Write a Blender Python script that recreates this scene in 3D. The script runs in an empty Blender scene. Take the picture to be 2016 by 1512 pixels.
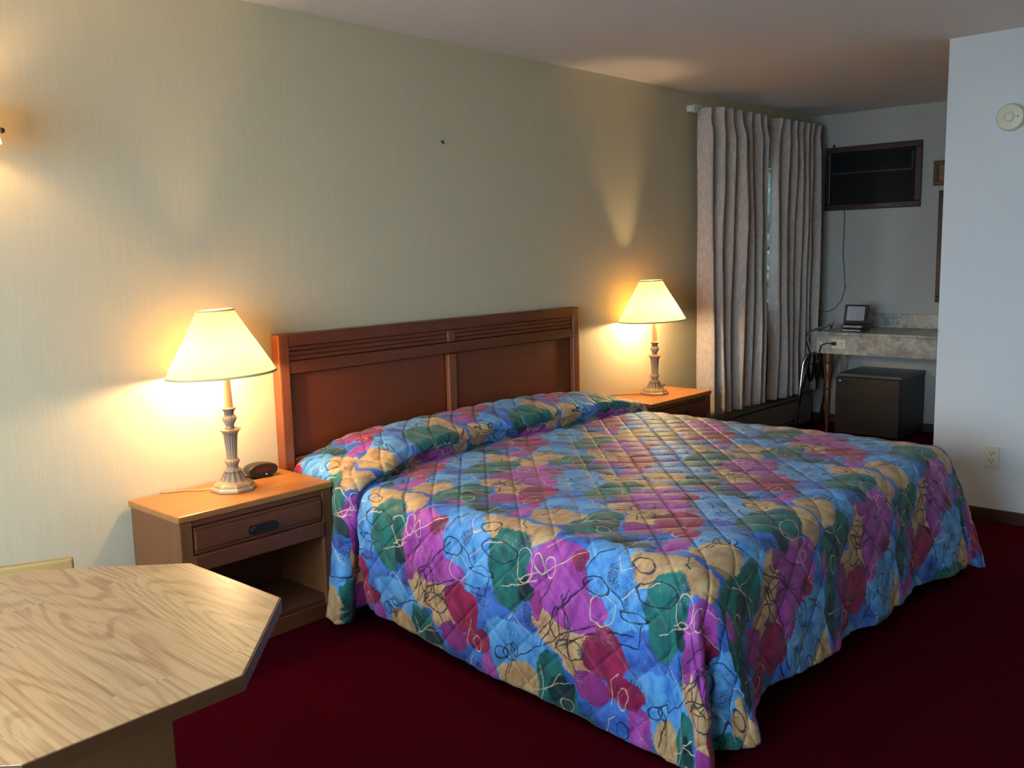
import bpy, bmesh, math, random
from mathutils import Vector, Matrix, noise as mnoise
PI = math.pi
R = math.radians
scene = bpy.context.scene
C = scene.collection
random.seed(7)

# ------------------------------------------------------------------ camera
yaw, pitch, roll, FPX = R(47.2406), R(-8.1146), R(-1.37256), 1823.92
fwd = Vector((math.sin(yaw)*math.cos(pitch), math.cos(yaw)*math.cos(pitch), math.sin(pitch)))
rgt = Vector((math.cos(yaw), -math.sin(yaw), 0)); upv = rgt.cross(fwd)
r2 = rgt*math.cos(roll)+upv*math.sin(roll); u2 = -rgt*math.sin(roll)+upv*math.cos(roll)
cam = bpy.data.cameras.new('camera'); camo = bpy.data.objects.new('camera', cam); C.objects.link(camo)
M = Matrix.Identity(4)
for i in range(3):
    M[i][0] = r2[i]; M[i][1] = u2[i]; M[i][2] = -fwd[i]
M[0][3], M[1][3], M[2][3] = 0.0, -3.35, 1.434
camo.matrix_world = M
cam.sensor_fit = 'HORIZONTAL'; cam.sensor_width = 36; cam.lens = FPX/2016*36; cam.clip_start = .02; cam.clip_end = 200
scene.camera = camo

# ------------------------------------------------------------------ world, exposure
SKY = (0.585, 0.795, 1.0); SKY_STRENGTH = 10.5; BULB = 490.0; EXPOSURE = 0.55
W = bpy.data.worlds.new('sky'); scene.world = W; W.use_nodes = True
bg = W.node_tree.nodes['Background']; bg.inputs[0].default_value = (*SKY, 1); bg.inputs[1].default_value = SKY_STRENGTH
scene.view_settings.view_transform = 'Standard'; scene.view_settings.look = 'None'
scene.view_settings.gamma = 1; scene.view_settings.exposure = EXPOSURE; scene.view_settings.use_curve_mapping = False

# ------------------------------------------------------------------ room numbers
XW, XP, XL = 7.226, 5.067, -1.25      # alcove end wall, partition face, window wall behind the camera
YB, YP, YF = 0.0, -1.71, -5.3         # headboard wall, alcove side wall, far side wall
ZC = 2.438
WIN_F = (-3.15, -.55, .48, 2.22)       # front window y0,y1,z0,z1
WIN_A = (5.72, 6.86, .95, 2.06)        # alcove window x0,x1,z0,z1
# daylight portal in the front window opening (guides sampling of the sky only)
pl = bpy.data.lights.new('window_portal', 'AREA'); pl.shape = 'RECTANGLE'; pl.size = WIN_F[1]-WIN_F[0]; pl.size_y = WIN_F[3]-WIN_F[2]
pl.cycles.is_portal = True
plo = bpy.data.objects.new('window_portal', pl); C.objects.link(plo)
plo.location = (XL-.06, (WIN_F[0]+WIN_F[1])/2, (WIN_F[2]+WIN_F[3])/2); plo.rotation_euler = (R(90), 0, R(-90))

# ------------------------------------------------------------------ materials
def lin(r, g, b):
    f = lambda c: c/12.92 if c <= .04045 else ((c+.055)/1.055)**2.4
    return (f(r/255), f(g/255), f(b/255), 1)
class NB:
    """small node-graph writer"""
    def __init__(s, name):
        s.m = bpy.data.materials.new(name); s.m.use_nodes = True; s.t = s.m.node_tree
        s.b = s.t.nodes['Principled BSDF']; s.out = s.t.nodes['Material Output']
    def put(s, sock, v):
        if v is None: return
        if isinstance(v, bpy.types.NodeSocket): s.t.links.new(v, sock)
        else: sock.default_value = v
    def n(s, typ, *ins, **kw):
        nd = s.t.nodes.new(typ)
        named = {k[3:]: v for k, v in kw.items() if k.startswith('in_')}
        for k, v in kw.items():
            if not k.startswith('in_'): setattr(nd, k, v)
        for i, v in enumerate(ins): s.put(nd.inputs[i], v)
        for k, v in named.items(): s.put(nd.inputs[k.replace('_', ' ')], v)
        return nd
    def math(s, op, a, b=None, c=None, clamp=False): return s.n('ShaderNodeMath', a, b, c, operation=op, use_clamp=clamp).outputs[0]
    def vec(s, op, a, b=None, c=None):
        nd = s.n('ShaderNodeVectorMath', a, b, c, operation=op)
        return nd.outputs['Value'] if op in ('LENGTH', 'DOT_PRODUCT', 'DISTANCE') else nd.outputs[0]
    def scale(s, a, k):
        nd = s.t.nodes.new('ShaderNodeVectorMath'); nd.operation = 'SCALE'; s.put(nd.inputs[0], a); s.put(nd.inputs['Scale'], k); return nd.outputs[0]
    def noise(s, vec, scale, detail=2, rough=.5, out='Fac'):
        nd = s.n('ShaderNodeTexNoise', in_Vector=vec, in_Scale=scale, in_Detail=detail, in_Roughness=rough); return nd.outputs[out]
    def mix(s, fac, a, b, blend='MIX'):
        nd = s.t.nodes.new('ShaderNodeMix'); nd.data_type = 'RGBA'; nd.blend_type = blend
        s.put(nd.inputs[0], fac); s.put(nd.inputs[6], a); s.put(nd.inputs[7], b); return nd.outputs[2]
    def ramp(s, fac, lo, hi, a=0.0, b=1.0):
        nd = s.n('ShaderNodeMapRange', fac, lo, hi, a, b); nd.interpolation_type = 'SMOOTHSTEP'; return nd.outputs[0]
    def obj(s): return s.n('ShaderNodeTexCoord').outputs['Object']
    def mapping(s, v, sc=(1, 1, 1), rot=(0, 0, 0), loc=(0, 0, 0)):
        return s.n('ShaderNodeMapping', in_Vector=v, in_Scale=sc, in_Rotation=rot, in_Location=loc).outputs[0]
    def bump(s, h, strength=.3, dist=.01):
        nd = s.n('ShaderNodeBump', in_Strength=strength, in_Distance=dist, in_Height=h); s.put(s.b.inputs['Normal'], nd.outputs[0]); return nd
    def fin(s, col=None, rough=.5, metal=0., spec=None, **kw):
        s.put(s.b.inputs['Base Color'], col); s.put(s.b.inputs['Roughness'], rough); s.put(s.b.inputs['Metallic'], metal)
        if spec is not None: s.put(s.b.inputs['Specular IOR Level'], spec)
        for k, v in kw.items(): s.put(s.b.inputs[k.replace('_', ' ')], v)
        return s.m

def plain(name, rgb, rough=.5, metal=0., var=.06, sc=30., spec=None, bump=0.):
    b = NB(name); o = b.obj(); n = b.noise(o, sc, 4)
    c = lin(*rgb); d = tuple(min(1, x*(1-var*2)) for x in c[:3])+(1,)
    if bump: b.bump(n, bump, .004)
    return b.fin(b.mix(n, d, c), b.math('MULTIPLY_ADD', n, .08, rough-.04), metal, spec)

def wood(name, base, dark, axis='X', sc=1., rough=.4, grain=.6, spec=.5):
    b = NB(name); o = b.obj()
    st = {'X': (1.2, 14, 14), 'Y': (14, 1.2, 14), 'Z': (14, 14, 1.2)}[axis]
    p = b.mapping(o, tuple(v*sc for v in st))
    n1 = b.noise(p, 1.0, 5, .6); n2 = b.noise(b.mapping(o, tuple(v*sc*7 for v in st)), 1.0, 3, .7)
    rings = b.math('SINE', b.math('MULTIPLY', n1, 26.0))
    f = b.math('MULTIPLY_ADD', rings, .22*grain, b.math('MULTIPLY_ADD', n2, .6, .15), clamp=True)
    b.bump(n2, .12, .002)
    return b.fin(b.mix(f, lin(*dark), lin(*base)), b.math('MULTIPLY_ADD', n2, .15, rough-.05), spec=spec)

MAT = {}
# wallpaper: fine vertical linen threads
b = NB('wallpaper'); o = b.obj()
th = b.noise(b.mapping(o, (420, 420, 5)), 1, 2, .6); th2 = b.noise(b.mapping(o, (90, 90, 3)), 1, 2, .6); bl = b.noise(o, 1.1, 2)
f = b.math('ADD', b.math('MULTIPLY', th, .7), b.math('MULTIPLY', th2, .3))
c = b.mix(b.ramp(f, .3, .7), lin(208, 195, 162), lin(217, 204, 171))
c = b.mix(b.math('MULTIPLY', bl, .25), c, lin(205, 193, 164))
b.bump(f, .06, .001); MAT['wallpaper'] = b.fin(c, .62, spec=.3)
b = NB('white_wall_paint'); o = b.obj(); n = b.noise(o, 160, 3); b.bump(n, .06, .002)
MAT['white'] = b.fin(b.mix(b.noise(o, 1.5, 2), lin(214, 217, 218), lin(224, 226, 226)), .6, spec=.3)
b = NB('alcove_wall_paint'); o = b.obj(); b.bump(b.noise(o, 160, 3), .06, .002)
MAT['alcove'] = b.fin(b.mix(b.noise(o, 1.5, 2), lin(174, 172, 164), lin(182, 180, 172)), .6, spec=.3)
b = NB('ceiling_paint'); o = b.obj(); n = b.noise(o, 130, 4, .65); b.bump(n, .35, .004)
MAT['ceiling'] = b.fin(b.mix(n, lin(228, 222, 217), lin(240, 235, 231)), .85, spec=.2)
b = NB('maroon_carpet'); o = b.obj(); n = b.noise(o, 260, 3, .7); n2 = b.noise(o, 5, 3)
c = b.mix(n, lin(48, 0, 10), lin(88, 3, 24)); c = b.mix(b.math('MULTIPLY', n2, .4), c, lin(60, 1, 16)); b.bump(n, .8, .006)
MAT['carpet'] = b.fin(c, .95, spec=.02)
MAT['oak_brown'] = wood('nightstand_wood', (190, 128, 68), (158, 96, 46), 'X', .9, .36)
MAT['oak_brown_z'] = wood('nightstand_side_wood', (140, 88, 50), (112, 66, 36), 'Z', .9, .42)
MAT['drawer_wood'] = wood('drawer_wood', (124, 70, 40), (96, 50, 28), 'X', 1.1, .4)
MAT['interior_wood'] = wood('cabinet_interior_wood', (104, 62, 36), (82, 46, 26), 'X', 1., .55)
MAT['headboard'] = wood('headboard_wood', (122, 62, 32), (94, 42, 20), 'X', .8, .36)
MAT['headboard_z'] = wood('headboard_stile_wood', (146, 82, 46), (112, 58, 32), 'Z', .9, .34)
MAT['headboard_p'] = wood('headboard_panel_wood', (124, 60, 28), (100, 44, 20), 'X', .45, .36, .35)
MAT['base_wood'] = wood('baseboard_wood', (78, 46, 34), (60, 34, 24), 'Y', .7, .5)
MAT['oak_light'] = wood('chair_oak', (196, 158, 96), (168, 128, 70), 'X', .9, .42)
MAT['oak_ped'] = wood('pedestal_oak', (128, 92, 54), (104, 70, 38), 'Z', .9, .5)
MAT['leg_wood'] = wood('turned_leg_wood', (104, 68, 46), (80, 48, 30), 'Z', 1., .3)
MAT['frame_wood'] = wood('dark_frame_wood', (66, 36, 28), (44, 24, 18), 'Y', 1., .4)
MAT['chrome'] = plain('chrome', (215, 218, 222), .12, 1., .03)
MAT['black'] = plain('black_plastic', (22, 22, 24), .4)
MAT['blackstrap'] = plain('black_webbing', (18, 17, 18), .85)
MAT['bronze'] = plain('dark_bronze', (52, 50, 46), .38, .55, .15, 60)
MAT['ivory'] = plain('ivory_plastic', (222, 217, 190), .4, 0, .03)
MAT['slot'] = plain('outlet_slot', (40, 36, 30), .6)
MAT['heater'] = plain('heater_enamel', (128, 122, 112), .45, 0, .06, 8)
MAT['ac_black'] = plain('air_conditioner_black', (9, 9, 10), .55, 0, .06, 30, .2)
MAT['fridge'] = plain('fridge_brown_black', (38, 32, 30), .42, 0, .12, 4)
MAT['fridge_side'] = plain('fridge_side_grey', (46, 54, 62), .45, 0, .08, 6)
MAT['fridge_top'] = plain('fridge_top_grey', (84, 92, 98), .35, 0, .06, 6)
MAT['cord_tan'] = plain('tan_cord', (170, 150, 105), .5)
MAT['cord_grey'] = plain('grey_cord', (120, 118, 112), .6)
MAT['trim'] = plain('shade_trim', (206, 192, 150), .7)
MAT['mattress'] = plain('mattress_ticking', (226, 224, 216), .8)
MAT['steel'] = plain('dark_steel', (70, 70, 74), .45, .8)
MAT['window_frame'] = plain('window_frame_white', (212, 214, 206), .45)
MAT['brass'] = plain('aged_brass', (122, 88, 48), .35, .8, .1)
MAT['concrete'] = plain('outside_ground', (206, 204, 198), .95, 0, .1, 3)
MAT['picture'] = plain('picture_tan_print', (150, 112, 70), .6, 0, .2, 12)
MAT['silverpack'] = plain('silver_packet', (188, 194, 212), .3, .15, .25, 40)
MAT['clockdisp'] = plain('dark_red_display', (74, 34, 44), .15)
MAT['clockbody'] = plain('clock_black', (44, 38, 34), .4, 0, .1)
MAT['dot'] = plain('light_button', (230, 230, 226), .3)
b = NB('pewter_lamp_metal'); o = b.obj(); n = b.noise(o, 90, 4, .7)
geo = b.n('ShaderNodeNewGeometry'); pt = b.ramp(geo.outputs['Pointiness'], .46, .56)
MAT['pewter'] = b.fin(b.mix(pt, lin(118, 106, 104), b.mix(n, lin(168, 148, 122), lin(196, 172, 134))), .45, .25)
MAT['candle'] = plain('lamp_stem_ivory', (214, 176, 116), .5, 0, .12, 90)
b = NB('mirror_glass'); MAT['mirror'] = b.fin(lin(200, 206, 208), .03, 1.)
b = NB('window_glass'); g = b.n('ShaderNodeBsdfGlass', in_Roughness=0., in_IOR=1.02); tr = b.n('ShaderNodeBsdfTransparent')
mx = b.n('ShaderNodeMixShader', .9, g.outputs[0], tr.outputs[0]); b.t.links.new(mx.outputs[0], b.out.inputs[0]); MAT['glass'] = b.m
b = NB('curtain_cloth'); o = b.obj(); n = b.noise(b.mapping(o, (300, 300, 300)), 1, 2, .6)
sp = b.noise(b.mapping(o, (60, 60, 25)), 1, 4, .7)
c = b.mix(b.ramp(sp, .4, .65), lin(204, 192, 182), lin(220, 209, 200)); b.bump(n, .2, .002)
df = b.n('ShaderNodeBsdfDiffuse', c, .8); tl = b.n('ShaderNodeBsdfTranslucent', c)
mx = b.n('ShaderNodeMixShader', .08, df.outputs[0], tl.outputs[0]); b.t.links.new(mx.outputs[0], b.out.inputs[0]); MAT['curtain'] = b.m
b = NB('lamp_shade_cloth'); o = b.obj(); n = b.noise(b.mapping(o, (180, 180, 180)), 1, 2)
c = b.mix(n, lin(250, 216, 122), lin(253, 224, 136))
df = b.n('ShaderNodeBsdfDiffuse', c, .8); tl = b.n('ShaderNodeBsdfTranslucent', c)
mx = b.n('ShaderNodeMixShader', .52, df.outputs[0], tl.outputs[0]); b.t.links.new(mx.outputs[0], b.out.inputs[0]); MAT['shade'] = b.m
b = NB('white_sconce_shade'); c = lin(244, 236, 214); df = b.n('ShaderNodeBsdfDiffuse', c, .8); tl = b.n('ShaderNodeBsdfTranslucent', c)
mx = b.n('ShaderNodeMixShader', .5, df.outputs[0], tl.outputs[0]); b.t.links.new(mx.outputs[0], b.out.inputs[0]); MAT['shade_white'] = b.m
def emit(name, rgb, k):
    b = NB(name); e = b.n('ShaderNodeEmission', rgb, k); b.t.links.new(e.outputs[0], b.out.inputs[0]); return b.m
MAT['bulb'] = emit('warm_bulb', (1., .70, .34, 1), BULB)
MAT['bulb_small'] = emit('warm_sconce_bulb', (1., .58, .22, 1), BULB*.35)
b = NB('grey_marble_laminate'); o = b.obj()
n = b.noise(b.vec('ADD', b.mapping(o, (3.2, 3.2, 5)), b.scale(b.noise(o, 6, 3, .6, 'Color'), 1.6)), 1.6, 6, .62)
c = b.mix(b.ramp(n, .35, .62), lin(128, 130, 128), lin(186, 184, 174)); c = b.mix(b.ramp(b.noise(o, 14, 4), .58, .7), c, lin(206, 200, 184))
MAT['marble'] = b.fin(c, .3)
# table laminate: strips of printed ash with cathedral grain running along y
b = NB('table_ash_laminate'); o = b.obj()
br = b.n('ShaderNodeTexBrick', in_Vector=b.mapping(o, (1, 1, 1), (0, 0, R(90))), in_Color1=(.2, .2, .2, 1), in_Color2=(.9, .9, .9, 1), in_Mortar=(.5, .5, .5, 1), in_Scale=1.,
         in_Mortar_Size=.0, in_Brick_Width=.52, in_Row_Height=.105); br.offset = .37
sh = b.scale(br.outputs[0], 3.7)
q = b.vec('ADD', o, sh)
n1 = b.noise(b.mapping(q, (5.0, .75, 1)), 1., 2, .45)
rings = b.math('SINE', b.math('MULTIPLY', n1, 150.0))
fine = b.noise(b.mapping(q, (150, 4, 1)), 1., 3, .7)
f = b.math('MULTIPLY_ADD', b.ramp(rings, .0, 1.0), b.math('MULTIPLY_ADD', b.noise(b.mapping(q, (9, 1.2, 1)), 1., 2), .9, -.08, clamp=True), b.math('MULTIPLY', b.ramp(fine, .42, .66), .4), clamp=True)
tint = b.mix(br.outputs[0], lin(198, 154, 110), lin(208, 172, 126))
c = b.mix(f, tint, lin(138, 90, 58)); b.bump(f, .05, .001)
MAT['ash'] = b.fin(c, .34)
MAT['ash_edge'] = wood('table_edge_band', (108, 74, 46), (88, 58, 34), 'X', 1., .4)
MAT['leaf'] = plain('sky_screen_leaf', (34, 52, 34), .7, 0, .25, 9)

# ------------------------------------------------------------------ bedspread print (repeat 0.64 x 0.60 m)
def make_spread_mat():
    b = NB('quilted_bedspread_print'); TU, TV = .64, .60
    uv = b.n('ShaderNodeUVMap', uv_map='cloth').outputs[0]
    half = (TU/2, TV/2, .5); nhalf = (-TU/2, -TV/2, -.5)
    nz = lambda v, s, d, k: b.scale(b.vec('SUBTRACT', b.noise(v, s, d, .6, 'Color'), (.5, .5, .5)), k)
    brush = b.mapping(uv, (1.0, 1.6, 1), (0, 0, R(24)))
    p1 = b.vec('ADD', b.vec('ADD', uv, nz(uv, 6, 2, .095)), nz(brush, 30, 4, .030))
    p1 = b.vec('MULTIPLY', p1, (1, 1, 0))
    p2 = b.vec('MULTIPLY', b.vec('ADD', uv, nz(uv, 10, 2, .05)), (1, 1, 0))
    edge = b.math('MULTIPLY_ADD', b.noise(b.mapping(uv, (1, 1.5, 1), (0, 0, R(35))), 120, 3, .7), .22, -.11)
    def rel(p, c): return b.vec('WRAP', b.vec('SUBTRACT', p, (c[0], c[1], 0)), half, nhalf)
    def blobs(lst, k=1.12):
        d = None
        for (u, v, ru, rv) in lst:
            e = b.vec('LENGTH', b.vec('MULTIPLY', rel(p1, (u, v)), (1/(ru*k), 1/(rv*k), 0)))
            d = e if d is None else b.math('SMOOTH_MIN', d, e, .18)
        return d
    def mask(lst, lo=1.06, hi=.97, k=1.12): return b.ramp(b.math('ADD', blobs(lst, k), edge), lo, hi)
    def rings(lst, w):
        d = None
        for (u, v, ru, rv) in lst:
            e = b.math('MULTIPLY', b.math('ABSOLUTE', b.math('SUBTRACT', b.vec('LENGTH', b.vec('MULTIPLY', rel(p2, (u, v)), (1/ru, 1/rv, 0))), 1.)), min(ru, rv)*.8+max(ru, rv)*.2)
            d = e if d is None else b.math('MINIMUM', d, e)
        return d
    def lines(lst, d):
        for pl_ in lst:
            for a, e in zip(pl_, pl_[1:]):
                ba = (e[0]-a[0], e[1]-a[1], 0); L2 = ba[0]**2+ba[1]**2
                pa = rel(p2, a); h = b.math('MULTIPLY', b.vec('DOT_PRODUCT', pa, ba), 1/L2, clamp=True)
                sd = b.vec('DISTANCE', pa, b.scale(ba, h)); d = b.math('MINIMUM', d, sd)
        return d
    stroke = b.noise(b.mapping(uv, (1, 1.7, 1), (0, 0, R(30))), 13, 5, .62)
    stroke2 = b.noise(b.mapping(uv, (1.6, 1, 1), (0, 0, R(10))), 9, 5, .62)
    def tone(dark, mid): return b.mix(b.ramp(stroke, .32, .64), lin(*dark), lin(*mid))
    col = b.mix(b.ramp(stroke2, .30, .6), lin(30, 62, 150), lin(66, 122, 210))
    sky = [(2.029, -1.794, .122, .081), (2.002, -1.908, .066, .059), (1.735, -1.453, .055, .1), (1.708, -1.968, .067, .06), (2.111, -1.776, .047, .062)]
    tan = [(1.835, -1.646, .066, .105), (1.753, -1.694, .047, .046), (1.621, -1.45, .059, .071), (2.133, -1.971, .034, .107), (2.094, -1.994, .038, .095), (2.131, -2.104, .038, .05)]
    teal = [(1.982, -1.413, .117, .075), (1.691, -1.578, .054, .056), (1.604, -1.607, .077, .073), (1.56, -1.74, .035, .10)]
    dteal = [(1.932, -1.492, .037, .036), (1.646, -1.625, .039, .041), (1.553, -1.80, .025, .066)]
    mag = [(2.002, -1.604, .101, .098), (1.913, -1.664, .052, .118), (1.612, -1.915, .069, .033), (2.184, -1.643, .014, .04)]
    crim = [(1.807, -1.797, .069, .069), (1.711, -1.864, .037, .055), (2.061, -1.677, .03, .03)]
    purp = [(1.686, -1.742, .041, .055), (1.879, -1.537, .039, .018)]
    navy = [(1.599, -1.744, .041, .052), (2.047, -1.815, .026, .021), (1.995, -1.857, .021, .009), (2.074, -2.065, .019, .016), (1.802, -1.711, .019, .016), (2.05, -1.68, .022, .02), (1.75, -1.90, .03, .016), (1.84, -1.50, .04, .02)]
    for kk, lst, dk, md in ((1.4, sky, (58, 130, 206), (100, 172, 228)), (1.24, tan, (176, 130, 86), (212, 176, 126)), (1.16, teal, (12, 78, 78), (30, 118, 110)), (1.15, dteal, (8, 36, 44), (14, 62, 66)),
                        (1.12, mag, (138, 48, 134), (184, 80, 178)), (1.2, purp, (130, 40, 120), (158, 54, 134)), (1.16, crim, (118, 16, 62), (166, 34, 86))):
        col = b.mix(mask(lst, k=kk), col, tone(dk, md))
    nv = b.math('MULTIPLY', b.ramp(blobs(navy, 1.3), 1.15, .55), b.ramp(b.noise(uv, 190, 2, .7), .42, .56))
    col = b.mix(b.math('MULTIPLY', nv, .85), col, lin(24, 32, 76))
    dry = b.math('MULTIPLY', b.ramp(b.noise(b.mapping(uv, (1, 1, 1), (0, 0, 0), (3.1, 1.7, 0)), 8.5, 3), .54, .68), b.ramp(b.noise(b.mapping(uv, (1, 2.6, 1), (0, 0, R(40))), 80, 4, .75), .46, .60))
    col = b.mix(b.math('MULTIPLY', dry, .55), col, lin(22, 34, 80))
    lt = b.math('MULTIPLY', b.ramp(b.noise(b.mapping(uv, (1, 1, 1), (0, 0, 0), (8.1, 4.7, 0)), 9.5, 3), .55, .70), b.ramp(b.noise(b.mapping(uv, (2.6, 1, 1), (0, 0, R(20))), 70, 4, .75), .48, .62))
    col = b.mix(b.math('MULTIPLY', lt, .30), col, lin(200, 214, 232))
    cr = rings([(1.938, -1.78, .043, .044), (2.032, -1.532, .032, .019), (2.025, -1.576, .032, .018), (2.008, -1.474, .049, .035), (2.115, -1.845, .041, .035), (1.605, -1.645, .02, .027), (1.697, -1.865, .03, .018)], 0)
    cr = lines([[(1.988, -1.83), (2.036, -1.902), (2.055, -1.971)], [(1.957, -1.442), (2.028, -1.586), (2.1, -1.7)], [(2.084, -1.552), (2.131, -1.588), (2.16, -1.642)],
                [(1.818, -1.408), (1.832, -1.43), (1.787, -1.509)], [(1.571, -1.532), (1.63, -1.555), (1.698, -1.536)], [(1.63, -1.555), (1.708, -1.626)],
                [(1.603, -1.504), (1.666, -1.598), (1.684, -1.666)], [(1.675, -1.818), (1.736, -1.825), (1.769, -1.846)], [(1.542, -1.807), (1.626, -1.814), (1.643, -1.833)], [(1.921, -1.381), (1.975, -1.522)]], cr)
    wv = b.math('MULTIPLY_ADD', b.noise(uv, 30, 2), .0036, .0004)
    dr = b.noise(uv, 120, 2, .7)
    def ink(d, wv=wv): return b.math('MULTIPLY', b.ramp(b.math('SUBTRACT', d, wv), .0012, -.0006), b.ramp(dr, .3, .45))
    col = b.mix(b.math('MULTIPLY', ink(cr, b.math('MULTIPLY', wv, .6)), .75), col, lin(232, 206, 164))
    nr = rings([(2.005, -1.75, .03, .044), (2.028, -1.964, .032, .075), (1.951, -1.893, .014, .05), (1.704, -1.408, .027, .027), (1.72, -1.431, .018, .019), (1.694, -1.972, .021, .022), (1.86, -1.62, .05, .035), (1.79, -1.66, .03, .055), (2.10, -1.90, .02, .04), (1.60, -1.86, .028, .018)], 0)
    nr = lines([[(2.016, -1.794), (1.997, -1.824), (1.963, -1.854)], [(1.771, -1.552), (1.879, -1.603), (1.969, -1.658)], [(1.903, -1.61), (1.807, -1.622), (1.773, -1.6)], [(1.951, -1.631), (1.852, -1.646)],
                [(1.775, -1.566), (1.829, -1.622), (1.889, -1.767)], [(1.784, -1.621), (1.871, -1.761)], [(1.867, -1.663), (1.788, -1.655), (1.726, -1.687)], [(1.814, -1.546), (1.904, -1.617), (2.019, -1.737)],
                [(1.693, -1.419), (1.632, -1.409)], [(1.707, -1.449), (1.771, -1.552)], [(1.887, -1.808), (1.89, -1.889)], [(1.866, -1.847), (1.865, -1.91), (1.935, -1.922)], [(1.984, -1.585), (1.897, -1.541)],
                [(2.131, -1.776), (2.102, -1.732), (2.05, -1.712)], [(1.718, -1.982), (1.691, -2.01), (1.6, -1.99)], [(1.552, -1.881), (1.563, -1.953), (1.572, -1.993)], [(2.174, -1.988), (2.139, -2.01), (2.123, -2.037)]], nr)
    col = b.mix(b.math('MULTIPLY', ink(nr), .9), col, lin(22, 26, 52))
    # quilting seams (relief)
    sep = b.n('ShaderNodeSeparateXYZ', uv); K = PI/(.10*math.sqrt(2))
    sa = b.math('ABSOLUTE', b.math('SINE', b.math('MULTIPLY', b.math('ADD', sep.outputs[0], sep.outputs[1]), K)))
    sb = b.math('ABSOLUTE', b.math('SINE', b.math('MULTIPLY', b.math('SUBTRACT', sep.outputs[0], sep.outputs[1]), K)))
    h = b.math('POWER', b.math('MULTIPLY', b.ramp(sa, 0, .35), b.ramp(sb, 0, .35)), .7)
    h = b.math('MULTIPLY_ADD', b.noise(uv, 24, 3), .5, h)
    b.bump(h, .6, .006)
    return b.fin(col, .55, spec=.3, Sheen_Weight=.15)
MAT['spread'] = make_spread_mat()

# ------------------------------------------------------------------ mesh helpers
def box(bm, x0, x1, y0, y1, z0, z1, bev=0., seg=2):
    r = bmesh.ops.create_cube(bm, size=1); vs = r['verts']
    bmesh.ops.scale(bm, vec=(x1-x0, y1-y0, z1-z0), verts=vs)
    bmesh.ops.translate(bm, vec=((x0+x1)/2, (y0+y1)/2, (z0+z1)/2), verts=vs)
    if bev:
        es = {e for v in vs for e in v.link_edges}
        r = bmesh.ops.bevel(bm, geom=list(es), offset=bev, segments=seg, affect='EDGES', profile=.5)
        vs = list({v for f in r['faces'] for v in f.verts})
    return vs
def prism(bm, pts, z0, z1, bev=0.):
    lo = [bm.verts.new((p[0], p[1], z0)) for p in pts]; hi = [bm.verts.new((p[0], p[1], z1)) for p in pts]
    n = len(pts); fs = [bm.faces.new(lo[::-1]), bm.faces.new(hi)]
    for i in range(n): fs.append(bm.faces.new((lo[i], lo[(i+1) % n], hi[(i+1) % n], hi[i])))
    if bev:
        es = {e for f in fs for e in f.edges}
        bmesh.ops.bevel(bm, geom=list(es), offset=bev, segments=2, affect='EDGES', profile=.5)
    return lo+hi
def lathe(bm, prof, cx=0, cy=0, seg=32, rad=None, cap=True):
    """prof [(r,z)], rad(angle,i,r) optionally modulates the radius"""
    rows = []
    for i, (r, z) in enumerate(prof):
        row = []
        for k in range(seg):
            a = 2*PI*k/seg; rr = rad(a, i, r) if rad else r
            row.append(bm.verts.new((cx+rr*math.cos(a), cy+rr*math.sin(a), z)))
        rows.append(row)
    for A, B in zip(rows, rows[1:]):
        for k in range(seg): bm.faces.new((A[k], A[(k+1) % seg], B[(k+1) % seg], B[k]))
    if cap:
        bm.faces.new(rows[0][::-1]); bm.faces.new(rows[-1])
    return [v for r_ in rows for v in r_]
def smooth_path(pts, n=6):
    P = [Vector(p) for p in pts]; out = []
    for i in range(len(P)-1):
        p0, p1, p2, p3 = P[max(i-1, 0)], P[i], P[i+1], P[min(i+2, len(P)-1)]
        for k in range(n):
            t = k/n; out.append(.5*((2*p1)+(-p0+p2)*t+(2*p0-5*p1+4*p2-p3)*t*t+(-p0+3*p1-3*p2+p3)*t**3))
    out.append(P[-1]); return out
def tube(bm, pts, r, seg=10, smooth=0):
    P = smooth_path(pts, smooth) if smooth else [Vector(p) for p in pts]
    ref = Vector((0, 0, 1)); rows = []
    for i, p in enumerate(P):
        t = (P[min(i+1, len(P)-1)]-P[max(i-1, 0)]).normalized()
        rr = r(i/(len(P)-1)) if callable(r) else r
        a = t.cross(ref)
        if a.length < .05: a = t.cross(Vector((1, 0, 0)))
        a.normalize(); bb = t.cross(a)
        rows.append([bm.verts.new(p+(a*math.cos(2*PI*k/seg)+bb*math.sin(2*PI*k/seg))*rr) for k in range(seg)])
    for A, B in zip(rows, rows[1:]):
        for k in range(seg): bm.faces.new((A[k], A[(k+1) % seg], B[(k+1) % seg], B[k]))
    bm.faces.new(rows[0][::-1]); bm.faces.new(rows[-1])
def ball(bm, c, r, sub=2, sc=(1, 1, 1)):
    v = bmesh.ops.create_icosphere(bm, subdivisions=sub, radius=r)['verts']
    bmesh.ops.scale(bm, vec=sc, verts=v); bmesh.ops.translate(bm, vec=c, verts=v); return v
def wloc(o):
    v = Vector(o.location)
    while o.parent: o = o.parent; v += o.location
    return v
def obj(name, bm, mat, parent=None, smooth=False, label=None):
    """one mesh object; vertices are given in world space (or in the root's own space for things at the origin)"""
    bmesh.ops.recalc_face_normals(bm, faces=bm.faces[:])
    me = bpy.data.meshes.new(name)
    if parent is not None: bmesh.ops.translate(bm, vec=-wloc(parent), verts=bm.verts[:])
    bm.to_mesh(me); bm.free()
    me.materials.append(MAT[mat] if isinstance(mat, str) else mat)
    if smooth:
        for p in me.polygons: p.use_smooth = True
        try: me.set_sharp_from_angle(angle=R(38))
        except Exception: pass
    o = bpy.data.objects.new(name, me); C.objects.link(o); o.parent = parent
    if label: o['label'] = label
    return o
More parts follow.
